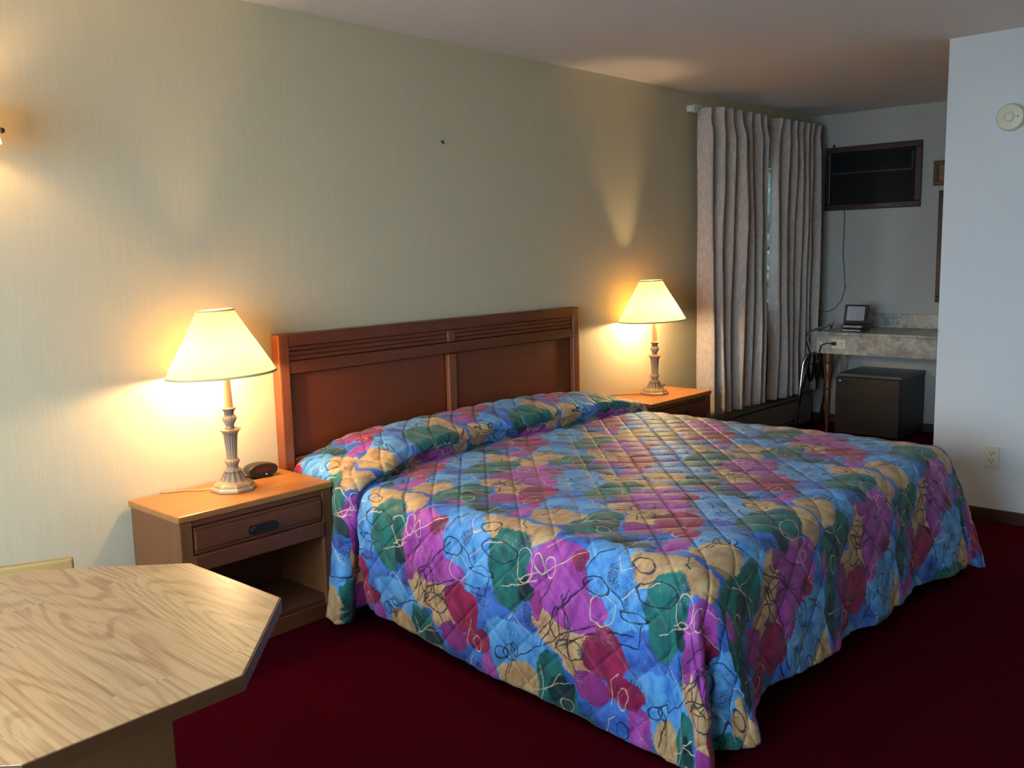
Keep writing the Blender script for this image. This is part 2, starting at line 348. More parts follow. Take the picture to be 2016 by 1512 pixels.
def part(name, mat, parent, fn, *a, smooth=False, label=None, **k):
    bm = bmesh.new(); fn(bm, *a, **k); return obj(name, bm, mat, parent, smooth, label)
def thing(name, label, cat, loc=(0, 0, 0), group=None):
    o = bpy.data.objects.new(name, None); C.objects.link(o); o.location = loc; o.empty_display_size = .1
    tag(o, label, cat, group); return o
def tag(o, label, cat, group=None):
    o['label'] = label; o['category'] = cat
    if group: o['group'] = group
    return o
def struct(name, mat, fn, *a, parent=None, **k):
    o = part(name, mat, parent, fn, *a, **k)
    if parent is None: o['kind'] = 'structure'
    return o
def copy_tree(o, parent=None):
    c = o.copy(); C.objects.link(c); c.parent = parent
    for ch in list(o.children): copy_tree(ch, c)
    return c
def boxes(bm, *lst, bev=0.):
    for bx_ in lst: box(bm, *bx_, bev=bev)

# ------------------------------------------------------------------ the room
T = .12
struct('floor', 'carpet', box, XL-T, XW+T, YF-T, YB+T, -.1, 0)
struct('ceiling', 'ceiling', box, XL-T, XW+T, YF-T, YB+T, ZC, ZC+.1)
x0, x1, z0, z1 = WIN_A
struct('wall_headboard', 'wallpaper', boxes, (XL-T, x0, YB, YB+T, 0, ZC), (x1, XW+T, YB, YB+T, 0, ZC), (x0, x1, YB, YB+T, 0, z0), (x0, x1, YB, YB+T, z1, ZC))
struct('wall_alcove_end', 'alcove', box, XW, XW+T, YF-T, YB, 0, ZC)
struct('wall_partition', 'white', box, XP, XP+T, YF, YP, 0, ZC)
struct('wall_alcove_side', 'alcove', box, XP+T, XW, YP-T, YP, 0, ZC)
struct('wall_far_side', 'wallpaper', box, XL, XW, YF-T, YF, 0, ZC)
y0, y1, a0, a1 = WIN_F
struct('wall_window', 'wallpaper', boxes, (XL-T, XL, YF-T, y0, 0, ZC), (XL-T, XL, y1, YB, 0, ZC), (XL-T, XL, y0, y1, 0, a0), (XL-T, XL, y0, y1, a1, ZC))
# front window (behind the camera)
wf = bpy.data.objects.new('window_1', None); C.objects.link(wf); wf.location = (XL-.06, (y0+y1)/2, a0); wf['kind'] = 'structure'
ym = (y0+y1)/2
part('window_frame', 'window_frame', wf, boxes, (XL-.09, XL-.03, y0, y0+.05, a0, a1), (XL-.09, XL-.03, y1-.05, y1, a0, a1), (XL-.09, XL-.03, y0+.05, y1-.05, a0, a0+.05), (XL-.09, XL-.03, y0+.05, y1-.05, a1-.05, a1), (XL-.09, XL-.03, ym-.03, ym+.03, a0+.05, a1-.05))
for ya, yb in ((y0+.05, ym-.03), (ym+.03, y1-.05)): part('pane', 'glass', wf, box, XL-.063, XL-.057, ya, yb, a0+.05, a1-.05)
# alcove window behind the curtains
wa = bpy.data.objects.new('window_2', None); C.objects.link(wa); wa.location = ((x0+x1)/2, .06, z0); wa['kind'] = 'structure'
xm = 6.26
part('window_frame', 'window_frame', wa, boxes, (x0, x0+.05, .03, .09, z0, z1), (x1-.05, x1, .03, .09, z0, z1), (x0+.05, x1-.05, .03, .09, z0, z0+.05), (x0+.05, x1-.05, .03, .09, z1-.05, z1), (xm-.025, xm+.025, .03, .09, z0+.05, z1-.05))
for xa, xb in ((x0+.05, xm-.025), (xm+.025, x1-.05)): part('pane', 'glass', wa, box, xa, xb, .057, .063, z0+.05, z1-.05)
part('window_sill', 'window_frame', wa, box, x0-.04, x1+.04, -.03, .03, z0-.03, z0)
# baseboards
struct('baseboard_partition', 'base_wood', box, XP-.012, XP, YF, YP, 0, .066, bev=.003)
struct('baseboard_alcove_end', 'base_wood', box, XW-.012, XW, YP, YB, 0, .066, bev=.003)
struct('baseboard_headboard', 'base_wood', boxes, (XL, 5.1, YB-.012, YB, 0, .066), bev=.003)
# outside
struct('ground_outside', 'concrete', boxes, (-30, XL-T, -30, 30, -.3, -.12), (XL-T, 30, YB+T, 30, -.3, -.12))
struct('added_eave_rear', 'window_frame', box, 4.2, XW+6, YB+T, YB+.9, 2.3, 2.42)  # overhang added to dim the sky light reaching the alcove window
struct('eave_front', 'window_frame', box, XL-T-.6, XL-T, YF-.5, YB+.8, 2.46, 2.56)
def sky_screen(bm):  # leafy mass added outside to block most sky from the alcove window
    for i in range(100):
        for j in range(18):
            p = Vector((4.4+i*.09+random.uniform(-.04, .04), 1.05+random.uniform(-.10, .10), -.1+j*.17+random.uniform(-.05, .05)))
            a = Vector((random.uniform(-1, 1), random.uniform(-1, .2), random.uniform(-.6, 1))).normalized(); s = a.cross(Vector((random.uniform(-1, 1), random.uniform(-1, 1), .3))).normalized()
            q = [p+a*.13, p+s*.075, p-a*.13, p-s*.075]; bm.faces.new([bm.verts.new(v) for v in q])
    box(bm, 4.4, 13.4, 1.14, 1.6, -.12, 3.2, bev=.1)
tag(part('sky_screen', 'leaf', None, sky_screen), 'added dark green leafy screen blocking the sky outside the curtained alcove window', 'sky_screen')

# ------------------------------------------------------------------ headboard
hb = thing('headboard', 'long reddish brown wooden headboard with two panels behind the bed', 'headboard', (3.14, -.03, .3))
HX0, HX1, HF = 2.145, 4.135, -.06
part('back_board', 'headboard_p', hb, box, HX0+.01, HX1-.01, -.022, -.002, .32, 1.10)
part('stile', 'headboard_z', hb, box, HX0, HX0+.052, HF, -.002, .3, 1.117, bev=.007)
part('stile', 'headboard_z', hb, box, HX1-.052, HX1, HF, -.002, .3, 1.117, bev=.007)
part('top_rail', 'headboard', hb, box, HX0+.052, HX1-.052, HF, -.002, 1.064, 1.117, bev=.005)
for xa, xb in ((HX0+.053, 3.110), (3.164, HX1-.053)):
    for k in range(3): part('grooved_slat', 'headboard', hb, box, xa, xb, -.05, -.02, 1.003+k*.0205, 1.0225+k*.0205, bev=.004)
part('middle_rail', 'headboard', hb, box, HX0+.053, HX1-.053, HF+.003, -.02, .948, 1.001, bev=.005)
part('mullion', 'headboard_z', hb, box, 3.111, 3.163, HF+.004, -.02, 1.003, 1.062, bev=.006)
part('mullion', 'headboard_z', hb, box, 3.111, 3.163, HF+.004, -.02, .592, .946, bev=.008)
part('bottom_rail', 'headboard', hb, box, HX0+.053, HX1-.053, HF+.003, -.02, .50, .59, bev=.006)
for xa, xb in ((HX0+.053, 3.110), (3.164, HX1-.053)): part('panel', 'headboard_p', hb, box, xa+.004, xb-.004, -.032, -.02, .592, .946, bev=.004)

# ------------------------------------------------------------------ bed
bed = thing('bed', 'king bed with mattress and box spring under the patterned spread', 'bed', (3.13, -1.03, 0))
part('box_spring', 'mattress', bed, box, 2.24, 4.02, -1.99, -.07, .14, .31, bev=.02)
part('mattress', 'mattress', bed, box, 2.22, 4.04, -2.0, -.07, .312, .545, bev=.05, seg=3)
part('bed_frame', 'steel', bed, boxes, (2.3, 2.34, -1.95, -.1, .10, .138), (3.92, 3.96, -1.95, -.1, .10, .138), (2.34, 3.92, -1.9, -1.86, .10, .138), (2.34, 3.92, -.2, -.16, .10, .138))
for lx in (2.32, 3.94):
    for ly in (-1.88, -.18): part('leg', 'steel', bed, lathe, [(.022, 0), (.022, .02), (.015, .03), (.015, .10)], lx, ly, 12)

def sstep(t): t = max(0., min(1., t)); return t*t*(3-2*t)
def interp(x, pts):
    if x <= pts[0][0]: return pts[0][1]
    for (a, va), (b_, vb) in zip(pts, pts[1:]):
        if x <= b_: return va+(vb-va)*sstep((x-a)/(b_-a))
    return pts[-1][1]
def nz(x, y, z=0.): return mnoise.noise(Vector((x, y, z)))
XL0, XR0, YF0, ZT, RS = 2.07, 4.19, -2.10, .572, .09
EX0, EX1, EY0, EY1 = XL0+RS, XR0-RS, YF0+RS, -.075
crease = lambda x: interp(x, [(2.0, -.60), (2.2, -.585), (2.57, -.50), (3.05, -.45), (3.77, -.47), (4.2, -.5)])
def hump(x, y):
    s = y/crease(x); w = max(-1.05, min(1.05, (x-3.13)/.97)); end = 1-.55*abs(w)**4
    sh = interp(s, [(0, .55), (.16, .72), (.34, .96), (.55, 1.05), (.76, .98), (.88, .78), (.955, .38), (.995, -.10), (1.02, -.11), (1.10, 0)])
    return .118*sh*end
def ztop(x, y): return ZT+hump(x, y)+.007*nz(x*2.1, y*2.1)+.004*nz(x*5, y*4, 3)-.010*sstep((abs(x-3.13)-.75)/.25)
def vcloth(x, y):
    s = y-crease(x); return y+.22*sstep((s+.03)/.07)
def yroll(x, y):
    s = y/crease(x); return y-.042*math.exp(-((s-.90)/.085)**2)*(1 if s < .985 else 0)*sstep((.985-s)/.05)+.022*math.exp(-((s-1.0)/.02)**2)
def xleft(y, f):
    base = interp(y, [(-2.1, 2.07), (-.70, 2.07), (-.63, 2.078), (-.612, 2.11), (-.600, 2.175), (-.588, 2.12), (-.50, 2.075), (-.445, 2.10), (-.405, 2.16), (0, 2.175)])
    hem = interp(y, [(-2.1, 2.045), (-1.4, 2.062), (-.70, 2.10), (-.63, 2.115), (-.612, 2.14), (-.600, 2.19), (-.585, 2.09), (-.52, 1.995), (-.465, 2.02), (-.42, 2.15), (-.40, 2.165), (0, 2.175)])
    g = f**1.4; return base*(1-g)+hem*g
def hemz_left(y): return interp(y, [(-2.1, .022), (-1.35, .05), (-.75, .085), (-.60, .09), (-.55, .05), (-.45, .045), (0, .06)])
def hemz_foot(x): return interp(x, [(2.16, .035), (2.24, .045), (2.31, .112), (2.48, .124), (2.75, .098), (3.05, .086), (3.3, .076), (3.75, .07), (4.1, .05)])
quilt = lambda u, v: 0.0062*(abs(math.sin(PI*(u+v)/.10/math.sqrt(2)))*abs(math.sin(PI*(u-v)/.10/math.sqrt(2))))**.55
ARC = RS*PI/2; ND = 12; NS = 40
def d_samples(Ld):
    return [ARC*i/ND for i in range(ND+1)]+[ARC+Ld*i/NS for i in range(1, NS+1)]
bm = bmesh.new(); uvl = bm.loops.layers.uv.new('cloth'); UV = {}
def vert(p, u, v): 
    w = bm.verts.new(p); UV[w] = (u, v); return w
NX, NY = 160, 164
xs = [EX0+(EX1-EX0)*i/NX for i in range(NX+1)]; ys = [EY0]
while ys[-1] < EY1-.002: ys.append(min(EY1, ys[-1]+(.006 if -.66 < ys[-1] < -.42 else .0125)))
NY = len(ys)-1
def quad(a, b_, c, d):
    try: bm.faces.new((a, b_, c, d))
    except ValueError: pass
def xshift(y): return xleft(y, 0)-XL0     # the left shoulder follows the squeezed side
def top_x(x, y): return x+xshift(y)*(1-sstep((x-EX0)/.35))
top = [[vert((top_x(x, y), yroll(x, y), ztop(x, y)), x, vcloth(x, y)) for y in ys] for x in xs]
for i in range(NX):
    for j in range(NY): quad(top[i][j], top[i+1][j], top[i+1][j+1], top[i][j+1])
def strip(first, rows):
    prev = first
    for row in rows:
        for k in range(len(row)-1): quad(prev[k], prev[k+1], row[k+1], row[k])
        prev = row
def left_pt(y, d, Ld, zt):
    if d <= ARC+1e-9:
        a = d/RS; return (xleft(y, 0)+RS-RS*math.sin(a), yroll(EX0, y), zt-RS*(1-math.cos(a)))
    f = (d-ARC)/Ld; x = xleft(y, f)-.012*math.sin(PI*f)*(1 if y < -.62 else .3)
    x += .009*f*nz(y*6, f*1.5, 2)+.006*f*nz(y*15, f*2, 5)
    if y > -.42: x = max(x, 2.163)
    return (x, yroll(EX0, y), zt-RS-(d-ARC))
Lrows = []
for k in range(1, ND+NS+1):
    row = []
    for y in ys:
        zt = ztop(EX0, y); Ld = zt-RS-hemz_left(y); d = d_samples(Ld)[k]
        row.append(vert(left_pt(y, d, Ld, zt), EX0-d, vcloth(EX0, y)))
    Lrows.append(row)
strip(top[0], Lrows)
Rrows = []
for k in range(1, ND+NS+1):
    row = []
    for y in ys:
        zt = ztop(EX1, y); Ld = zt-RS-.06; d = d_samples(Ld)[k]
        if d <= ARC+1e-9: a = d/RS; p = (EX1+RS*math.sin(a), yroll(EX1, y), zt-RS*(1-math.cos(a)))
        else:
            f = (d-ARC)/Ld; xx = XR0+.02*f*sstep((-y-.6)/.3)+.010*f*nz(y*6, f*1.5, 9)*sstep((-y-.5)/.2); p = (min(xx, XR0) if y > -.5 else xx, yroll(EX1, y), zt-RS-(d-ARC))
        row.append(vert(p, EX1+d, vcloth(EX1, y)))
    Rrows.append(row)
strip([top[NX][j] for j in range(NY+1)], Rrows)
def foot_pt(x, d, Ld, zt):
    if d <= ARC+1e-9: a = d/RS; return (x, EY0-RS*math.sin(a), zt-RS*(1-math.cos(a)))
    f = (d-ARC)/Ld; xs_ = .085*math.exp(-((x-2.16)/.10)**2)*f**1.2+.06*sstep((x-3.7)/.4)*f
    y = YF0-(.03*f+.05*math.exp(-((x-2.18)/.09)**2)*f+.05*sstep((x-3.75)/.35)*f)
    env = sstep((x-2.3)/.2)
    y += env*f*(.016*math.sin(x*10.5+1.2)+.010*math.sin(x*19+.4)+.008*nz(x*16, f*1.2, 4))+.005*nz(x*30, f*4, 8)*env*f
    return (x+xs_, y, zt-RS-(d-ARC))
Frows = []
for k in range(1, ND+NS+1):
    row = []
    for x in xs:
        zt = ztop(x, EY0); Ld = zt-RS-hemz_foot(x); d = d_samples(Ld)[k]
        row.append(vert(foot_pt(x, d, Ld, zt), x, EY0-d))
    Frows.append(row)
strip([top[i][0] for i in range(NX+1)], Frows)
NQ = 56
PATH = [(0, None), (.2, (2.040, -2.07)), (.36, (2.036, -2.125)), (.44, (2.052, -2.150)), (.50, (2.082, -2.138)), (.56, (2.10, -2.085)), (.64, (2.115, -2.06)), (.74, (2.15, -2.085)), (.86, (2.195, -2.14)), (1, None)]
def corner(first_col, last_col, cx, cy, sx, path):
    zt = ztop(cx, cy); cols = [first_col]
    for q in range(1, NQ):
        t = q/NQ; ph = t*PI/2; n = (sx*math.cos(ph), -math.sin(ph)); col = []
        hz = interp(t, [(0, .022), (.45, .015), (.55, .03), (1, .035)]) if sx < 0 else interp(t, [(0, .06), (.6, .012), (1, .05)])
        Ld = zt-RS-hz; ds = d_samples(Ld)
        h0, h1 = first_col[-1].co, last_col[-1].co
        for k in range(1, ND+NS+1):
            d = ds[k]
            if d <= ARC+1e-9:
                a = d/RS; p = (cx+n[0]*RS*math.sin(a), cy+n[1]*RS*math.sin(a), zt-RS*(1-math.cos(a)))
            else:
                f = (d-ARC)/Ld; bx, by = cx+n[0]*RS, cy+n[1]*RS
                P = [(tt, (h0.x, h0.y) if i == 0 else (h1.x, h1.y) if i == len(path)-1 else pp) for i, (tt, pp) in enumerate(path)]
                hx = interp(t, [(tt, pp[0]) for tt, pp in P]); hy = interp(t, [(tt, pp[1]) for tt, pp in P])
                g = f**.8 if .3 < t < .8 else f**.9
                p = (bx+(hx-bx)*g, by+(hy-by)*g, zt-RS-(d-ARC))
            col.append(vert(p, cx+n[0]*d, cy+n[1]*d))
        cols.append(col)
    cols.append(last_col)
    return cols
ctr = top[0][0]
cols = corner([r[0] for r in Lrows], [r[0] for r in Frows], EX0, EY0, -1, PATH)
ctr2 = top[NX][0]
cols2 = corner([r[0] for r in Rrows], [r[NX] for r in Frows], EX1, EY0, 1, [(0, None), (.5, (4.275, -2.205)), (1, None)])
for cc, ct in ((cols, ctr), (cols2, ctr2)):
    for A, B in zip(cc, cc[1:]):
        try: bm.faces.new((ct, A[0], B[0]))
        except ValueError: pass
        for k in range(ND+NS-1): quad(A[k], A[k+1], B[k+1], B[k])
bmesh.ops.recalc_face_normals(bm, faces=bm.faces[:])
if sum(f.normal.z for f in bm.faces) < 0: bmesh.ops.reverse_faces(bm, faces=bm.faces[:])
bm.normal_update()
disp = {v: v.normal*quilt(*UV[v]) for v in bm.verts}
for v, dv in disp.items(): v.co += dv
for f in bm.faces:
    f.smooth = True
    for l in f.loops: l[uvl].uv = UV[l.vert]
me = bpy.data.meshes.new('bedspread'); bm.to_mesh(me); bm.free(); me.materials.append(MAT['spread'])
sp = bpy.data.objects.new('bedspread', me); C.objects.link(sp)
so = sp.modifiers.new('thickness', 'SOLIDIFY'); so.thickness = .007; so.offset = -1
tag(sp, 'quilted blue, green, purple and tan abstract bedspread draped over the bed', 'bedspread')

# ------------------------------------------------------------------ nightstands
NSW, NSF, NSH = .328, -.188, .552       # half width, front y (local), height
def make_nightstand():
    t = thing('nightstand', 'brown wooden nightstand with drawer left of the bed, holding the alarm clock', 'nightstand', (0, 0, 0), 'wooden nightstands beside the bed')
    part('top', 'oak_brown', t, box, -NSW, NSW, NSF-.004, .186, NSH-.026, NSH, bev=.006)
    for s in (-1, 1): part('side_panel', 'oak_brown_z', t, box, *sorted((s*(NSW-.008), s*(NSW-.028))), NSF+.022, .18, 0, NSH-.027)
    part('back_panel', 'interior_wood', t, box, -NSW+.029, NSW-.029, .168, .18, .03, NSH-.027)
    for s in (-1, 1): part('stile', 'oak_brown_z', t, box, *sorted((s*(NSW-.006), s*(NSW-.054))), NSF, NSF+.021, 0, NSH-.027, bev=.004)
    part('face_rail', 'drawer_wood', t, box, -NSW+.055, NSW-.055, NSF+.002, NSF+.021, .506, NSH-.027, bev=.002)
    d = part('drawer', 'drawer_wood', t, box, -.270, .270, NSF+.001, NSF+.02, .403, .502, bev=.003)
    part('raised_field', 'drawer_wood', d, box, -.268, .268, NSF-.006, NSF+.004, .417, .488, bev=.005)
    part('lip', 'drawer_wood', d, box, -.268, .268, NSF-.002, NSF+.004, .491, .500, bev=.002)
    def pull(bm_):
        prof = [(-.062+.017*(1-math.cos(a)), .017*math.sin(a)) for a in [PI/2*k/6 for k in range(-6, 7)]]
        pts = prof+[(-p[0], p[1]) for p in prof[::-1]]
        lo = [bm_.verts.new((x, NSF-.006, .441+z*1.05)) for x, z in pts]; hi = [bm_.verts.new((x*.95, NSF-.024, .443+z*.8)) for x, z in pts]
        n = len(pts); bm_.faces.new(lo); bm_.faces.new(hi[::-1])
        for k in range(n): bm_.faces.new((lo[k], hi[k], hi[(k+1) % n], lo[(k+1) % n]))
        bmesh.ops.bevel(bm_, geom=[e for e in bm_.edges if all(v.co.y < NSF-.02 for v in e.verts)], offset=.006, segments=3, affect='EDGES')
    part('handle', 'bronze', d, pull, smooth=True, label='dark bronze drawer pull')
    part('lower_rail', 'drawer_wood', t, box, -NSW+.052, NSW-.052, NSF-.008, NSF+.02, .340, .400, bev=.005)
    part('drawer_floor', 'interior_wood', t, box, -NSW+.029, NSW-.029, NSF+.022, .167, .335, .35)
    part('shelf', 'interior_wood', t, box, -NSW+.029, NSW-.029, NSF+.012, .167, .066, .084, bev=.002)
    part('base_rail', 'drawer_wood', t, box, -NSW+.055, NSW-.055, NSF+.006, NSF+.02, .0, .065, bev=.003)
    return t
ns1 = make_nightstand(); ns2 = copy_tree(ns1)
ns1.location = (1.815, -.197, 0); ns2.location = (4.705, -.197, 0)
ns2['label'] = 'brown wooden nightstand between the bed and the curtains'

# ------------------------------------------------------------------ table lamps
def make_lamp():
    t = thing('table_lamp', 'lit table lamp on the nightstand with the alarm clock', 'lamp', (0, 0, 0), 'matching bedside table lamps')
    oct_ = lambda a, i, r: r/math.cos(((a+PI/8) % (PI/4))-PI/8)*.96
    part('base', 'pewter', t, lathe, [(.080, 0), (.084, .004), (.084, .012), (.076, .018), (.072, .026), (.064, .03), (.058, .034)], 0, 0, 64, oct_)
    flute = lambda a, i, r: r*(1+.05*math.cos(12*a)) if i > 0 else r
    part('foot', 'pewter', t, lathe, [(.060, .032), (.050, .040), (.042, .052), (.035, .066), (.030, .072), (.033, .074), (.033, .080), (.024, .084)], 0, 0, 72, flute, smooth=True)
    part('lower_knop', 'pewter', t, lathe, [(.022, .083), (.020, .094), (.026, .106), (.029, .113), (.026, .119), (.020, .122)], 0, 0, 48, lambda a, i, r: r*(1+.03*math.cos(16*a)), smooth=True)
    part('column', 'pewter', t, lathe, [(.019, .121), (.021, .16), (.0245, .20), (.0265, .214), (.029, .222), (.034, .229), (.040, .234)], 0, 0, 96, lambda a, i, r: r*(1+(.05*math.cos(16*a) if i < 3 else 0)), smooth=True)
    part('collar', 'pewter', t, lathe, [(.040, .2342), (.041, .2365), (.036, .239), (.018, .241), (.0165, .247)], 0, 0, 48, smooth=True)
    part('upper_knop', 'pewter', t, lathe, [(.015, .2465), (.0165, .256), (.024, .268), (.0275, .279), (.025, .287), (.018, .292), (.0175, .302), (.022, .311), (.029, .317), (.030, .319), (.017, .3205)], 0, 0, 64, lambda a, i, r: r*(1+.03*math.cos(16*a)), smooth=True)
    part('stem', 'candle', t, lathe, [(.0165, .320), (.0155, .36), (.0125, .42), (.0122, .431)], 0, 0, 32, smooth=True)
    part('socket', 'brass', t, lathe, [(.0122, .4312), (.0128, .433), (.0128, .436), (.012, .4375)], 0, 0, 24, smooth=True)
    part('bulb', 'bulb', t, lathe, [(.012, .438), (.015, .446), (.023, .460), (.027, .473), (.024, .486), (.015, .496), (.004, .499)], 0, 0, 16, smooth=True)
    def harp(bm_):
        pts = [(.02*s_+.03*s_*math.sin(PI*k/12), 0, .445+.227*k/12) for s_ in (1,) for k in range(13)]
        tube(bm_, pts, .0017, 6); tube(bm_, [(-p[0], p[1], p[2]) for p in pts], .0017, 6); tube(bm_, [(-.021, 0, .672), (.021, 0, .672)], .002, 6)
        for k in range(3): a = 2*PI*k/3+.4; tube(bm_, [(0, 0, .674), (.073*math.cos(a), .073*math.sin(a), .686)], .0014, 6)
    part('harp', 'brass', t, harp)
    s = part('shade', 'shade', t, lathe, [(.203, .452), (.160, .530), (.112, .611), (.067, .692)], 0, 0, 64, cap=False, smooth=True, label='cream cone shade glowing yellow')
    rim = lambda bm_, r, z, h, sl: lathe(bm_, [(r, z), (r+.0025, z), (r+.0025-sl*h, z+h), (r-sl*h, z+h), (r, z)], 0, 0, 64, cap=False)
    part('bottom_trim', 'trim', s, rim, .2035, .447, .009, .53); part('top_trim', 'trim', s, rim, .0695, .687, .007, .53)
    part('switch', 'bronze', t, lambda bm_: (tube(bm_, [(.034, -.025, .045), (.047, -.036, .05)], .003, 8), ball(bm_, (.049, -.038, .051), .0045, 1)))
    return t
lp1 = make_lamp()
tube_pts = [(-.06, .05, .006), (-.10, .08, .004), (-.13, .12, .004), (-.17, .14, .004), (-.20, .155, .004), (-.215, .172, .004)]
part('cord', 'cord_tan', lp1, tube, tube_pts, .003, 8, smooth=4)
lp2 = copy_tree(lp1)
lp1.location = (1.827, -.185, NSH); lp2.location = (4.715, -.18, NSH)
lp2['label'] = 'lit table lamp on the nightstand beside the curtains'

for lp_, th_, bl_ in ((lp1, 2.2, (-.020, .030, 0)), (lp2, 1.9, (.016, -.004, 0))):     # both shades lean a little to the left
    for c_ in lp_.children:
        if c_.name.startswith('shade'): c_.rotation_euler = (-.734*R(th_), -.679*R(th_), 0)
        if c_.name.startswith(('bulb', 'socket')): c_.location = bl_ if c_.name.startswith('bulb') else (bl_[0]*.3, bl_[1]*.3, 0)
# ------------------------------------------------------------------ alarm clock
ck = thing('alarm_clock', 'small black oval digital alarm clock beside the lamp', 'clock', (2.005, -.085, NSH))
ck.rotation_euler = (0, 0, R(-6))
def clock_body(bm_):
    n = 36; rows = []
    for (y, sx, sz) in ((-.034, .050, .019), (-.036, .061, .026), (-.030, .066, .0295), (0, .065, .029), (.030, .058, .025), (.036, .046, .018)):
        rows.append([bm_.verts.new((sx*math.cos(2*PI*k/n), y, .031+sz*math.copysign(abs(math.sin(2*PI*k/n))**.85, math.sin(2*PI*k/n)))) for k in range(n)])
    for A, B in zip(rows, rows[1:]):
        for k in range(n): bm_.faces.new((A[k], A[(k+1) % n], B[(k+1) % n], B[k]))
    bm_.faces.new(rows[0]); bm_.faces.new(rows[-1][::-1])
    bmesh.ops.translate(bm_, vec=wloc(ck), verts=bm_.verts[:])
part('body', 'clockbody', ck, clock_body, smooth=True)
L0 = wloc(ck)
part('display', 'clockdisp', ck, box, L0.x-.036, L0.x+.036, L0.y-.0375, L0.y-.033, L0.z+.024, L0.z+.043, bev=.002)
part('button', 'dot', ck, lambda bm_: ball(bm_, (L0.x+.012, L0.y-.0365, L0.z+.015), .0032, 2))
part('foot', 'black', ck, boxes, (L0.x-.045, L0.x+.045, L0.y-.024, L0.y+.024, L0.z, L0.z+.008))

# ------------------------------------------------------------------ octagonal table and chair
TC = Vector((.572, -1.608)); TA = R(1.5)
def octagon(r, ang=TA): return [(TC.x+r*math.cos(ang+PI/8+k*PI/4), TC.y+r*math.sin(ang+PI/8+k*PI/4)) for k in range(8)]
tb = thing('table', 'octagonal ash laminate table in the near left corner', 'table', (TC.x, TC.y, 0))
RT = .4225/math.cos(PI/8)
tp = part('table_top', 'ash', tb, prism, octagon(RT-.0015), .728, .75, bev=.0012)
def edge_band(bm_):
    o_, i_ = octagon(RT+.001), octagon(RT-.0012)
    for z_a, z_b in ((.722, .7488),):
        v = [[bm_.verts.new((*p, z)) for p in ring] for ring, z in ((o_, z_a), (o_, z_b), (i_, z_b), (i_, z_a))]
        for A, B in zip(v, v[1:]+v[:1]):
            for k in range(8): bm_.faces.new((A[k], A[(k+1) % 8], B[(k+1) % 8], B[k]))
part('edge_band', 'ash_edge', tp, edge_band)
def rbox(bm_, hx0, hx1, hy0, hy1, za, zb, bev=.003):
    vs = box(bm_, hx0, hx1, hy0, hy1, za, zb, bev=bev)
    bmesh.ops.rotate(bm_, cent=(0, 0, 0), matrix=Matrix.Rotation(TA, 3, 'Z'), verts=vs); bmesh.ops.translate(bm_, vec=(TC.x, TC.y, 0), verts=vs)
H_ = .175
for a, b_, c, d in ((-H_, H_, -H_, -H_+.022), (-H_, H_, H_-.022, H_), (-H_, -H_+.022, -H_+.023, H_-.023), (H_-.022, H_, -H_+.023, H_-.023)):
    part('pedestal_panel', 'oak_ped', tb, rbox, a, b_, c, d, .09, .70)
part('top_brace', 'ash_edge', tb, rbox, -.29, .29, -.05, .05, .701, .727); part('top_brace', 'ash_edge', tb, rbox, -.05, .05, -.29, -.051, .701, .727); part('top_brace', 'ash_edge', tb, rbox, -.05, .05, .051, .29, .701, .727)
part('base_foot', 'oak_ped', tb, rbox, -.30, .30, -.045, .045, 0, .089, .006); part('base_foot', 'oak_ped', tb, rbox, -.045, .045, -.30, -.046, 0, .089, .006); part('base_foot', 'oak_ped', tb, rbox, -.045, .045, .046, .30, 0, .089, .006)

ch = thing('chair', 'low backed oak chair tucked behind the octagonal table', 'chair', (.684, -.913, 0)); ch.rotation_euler = (0, 0, math.atan2(-.065, .149))
def lpart(name, mat, *bx_, bev=.004):
    bm_ = bmesh.new(); box(bm_, *bx_, bev=bev); bmesh.ops.translate(bm_, vec=wloc(ch), verts=bm_.verts[:]); return obj(name, bm_, mat, ch)
lpart('top_rail', 'oak_light', -.23, .23, -.012, .012, .615, .70)
for s in (-1, 1):
    lpart('leg', 'oak_light', *sorted((s*.225, s*.188)), -.016, .02, 0, .613)
    lpart('leg', 'oak_light', *sorted((s*.22, s*.183)), -.42, -.385, 0, .405)
lpart('seat_rail', 'oak_light', -.182, .182, -.41, -.39, .34, .40); lpart('seat_rail', 'oak_light', -.186, .186, -.008, .012, .34, .40)
lpart('seat', 'drawer_wood', -.225, .225, -.435, -.02, .406, .445, bev=.012)
lpart('back_slat', 'oak_light', -.186, .186, -.008, .010, .50, .56)

# ------------------------------------------------------------------ wall lamp at the left edge
wl = thing('wall_lamp', 'lit wall lamp with white shade at the left edge above the nightstand', 'lamp', (.985, 0, 1.80))
WX = .985
part('back_plate', 'brass', wl, box, WX-.05, WX+.05, -.015, -.001, 1.74, 1.9, bev=.006)
part('arm', 'brass', wl, tube, [(WX, -.014, 1.80), (WX, -.09, 1.76), (WX, -.15, 1.78), (WX, -.15, 1.835)], .007, 10, smooth=5)
part('bulb', 'bulb_small', wl, lathe, [(.010, 1.836), (.016, 1.85), (.022, 1.87), (.018, 1.89), (.004, 1.90)], WX, -.15, 16)
part('shade', 'shade_white', wl, lathe, [(.132, 1.805), (.120, 1.862), (.103, 1.95)], WX, -.15, 40, cap=False, smooth=True)
part('knob', 'bronze', wl, lambda bm_: (ball(bm_, (WX+.138, -.162, 1.848), .0095, 2), tube(bm_, [(WX+.12, -.158, 1.848), (WX+.132, -.161, 1.848)], .003, 8)), smooth=True)
# nail and small hook left in the wall
def nail(bm_): tube(bm_, [(3.159, -.001, 1.968), (3.159, -.018, 1.972)], .0035, 8); tube(bm_, [(3.160, -.012, 1.966), (3.161, -.016, 1.957)], .0045, 8)
tag(part('picture_nail', 'bronze', None, nail), 'small dark nail sticking out of the beige wall above the headboard', 'nail')

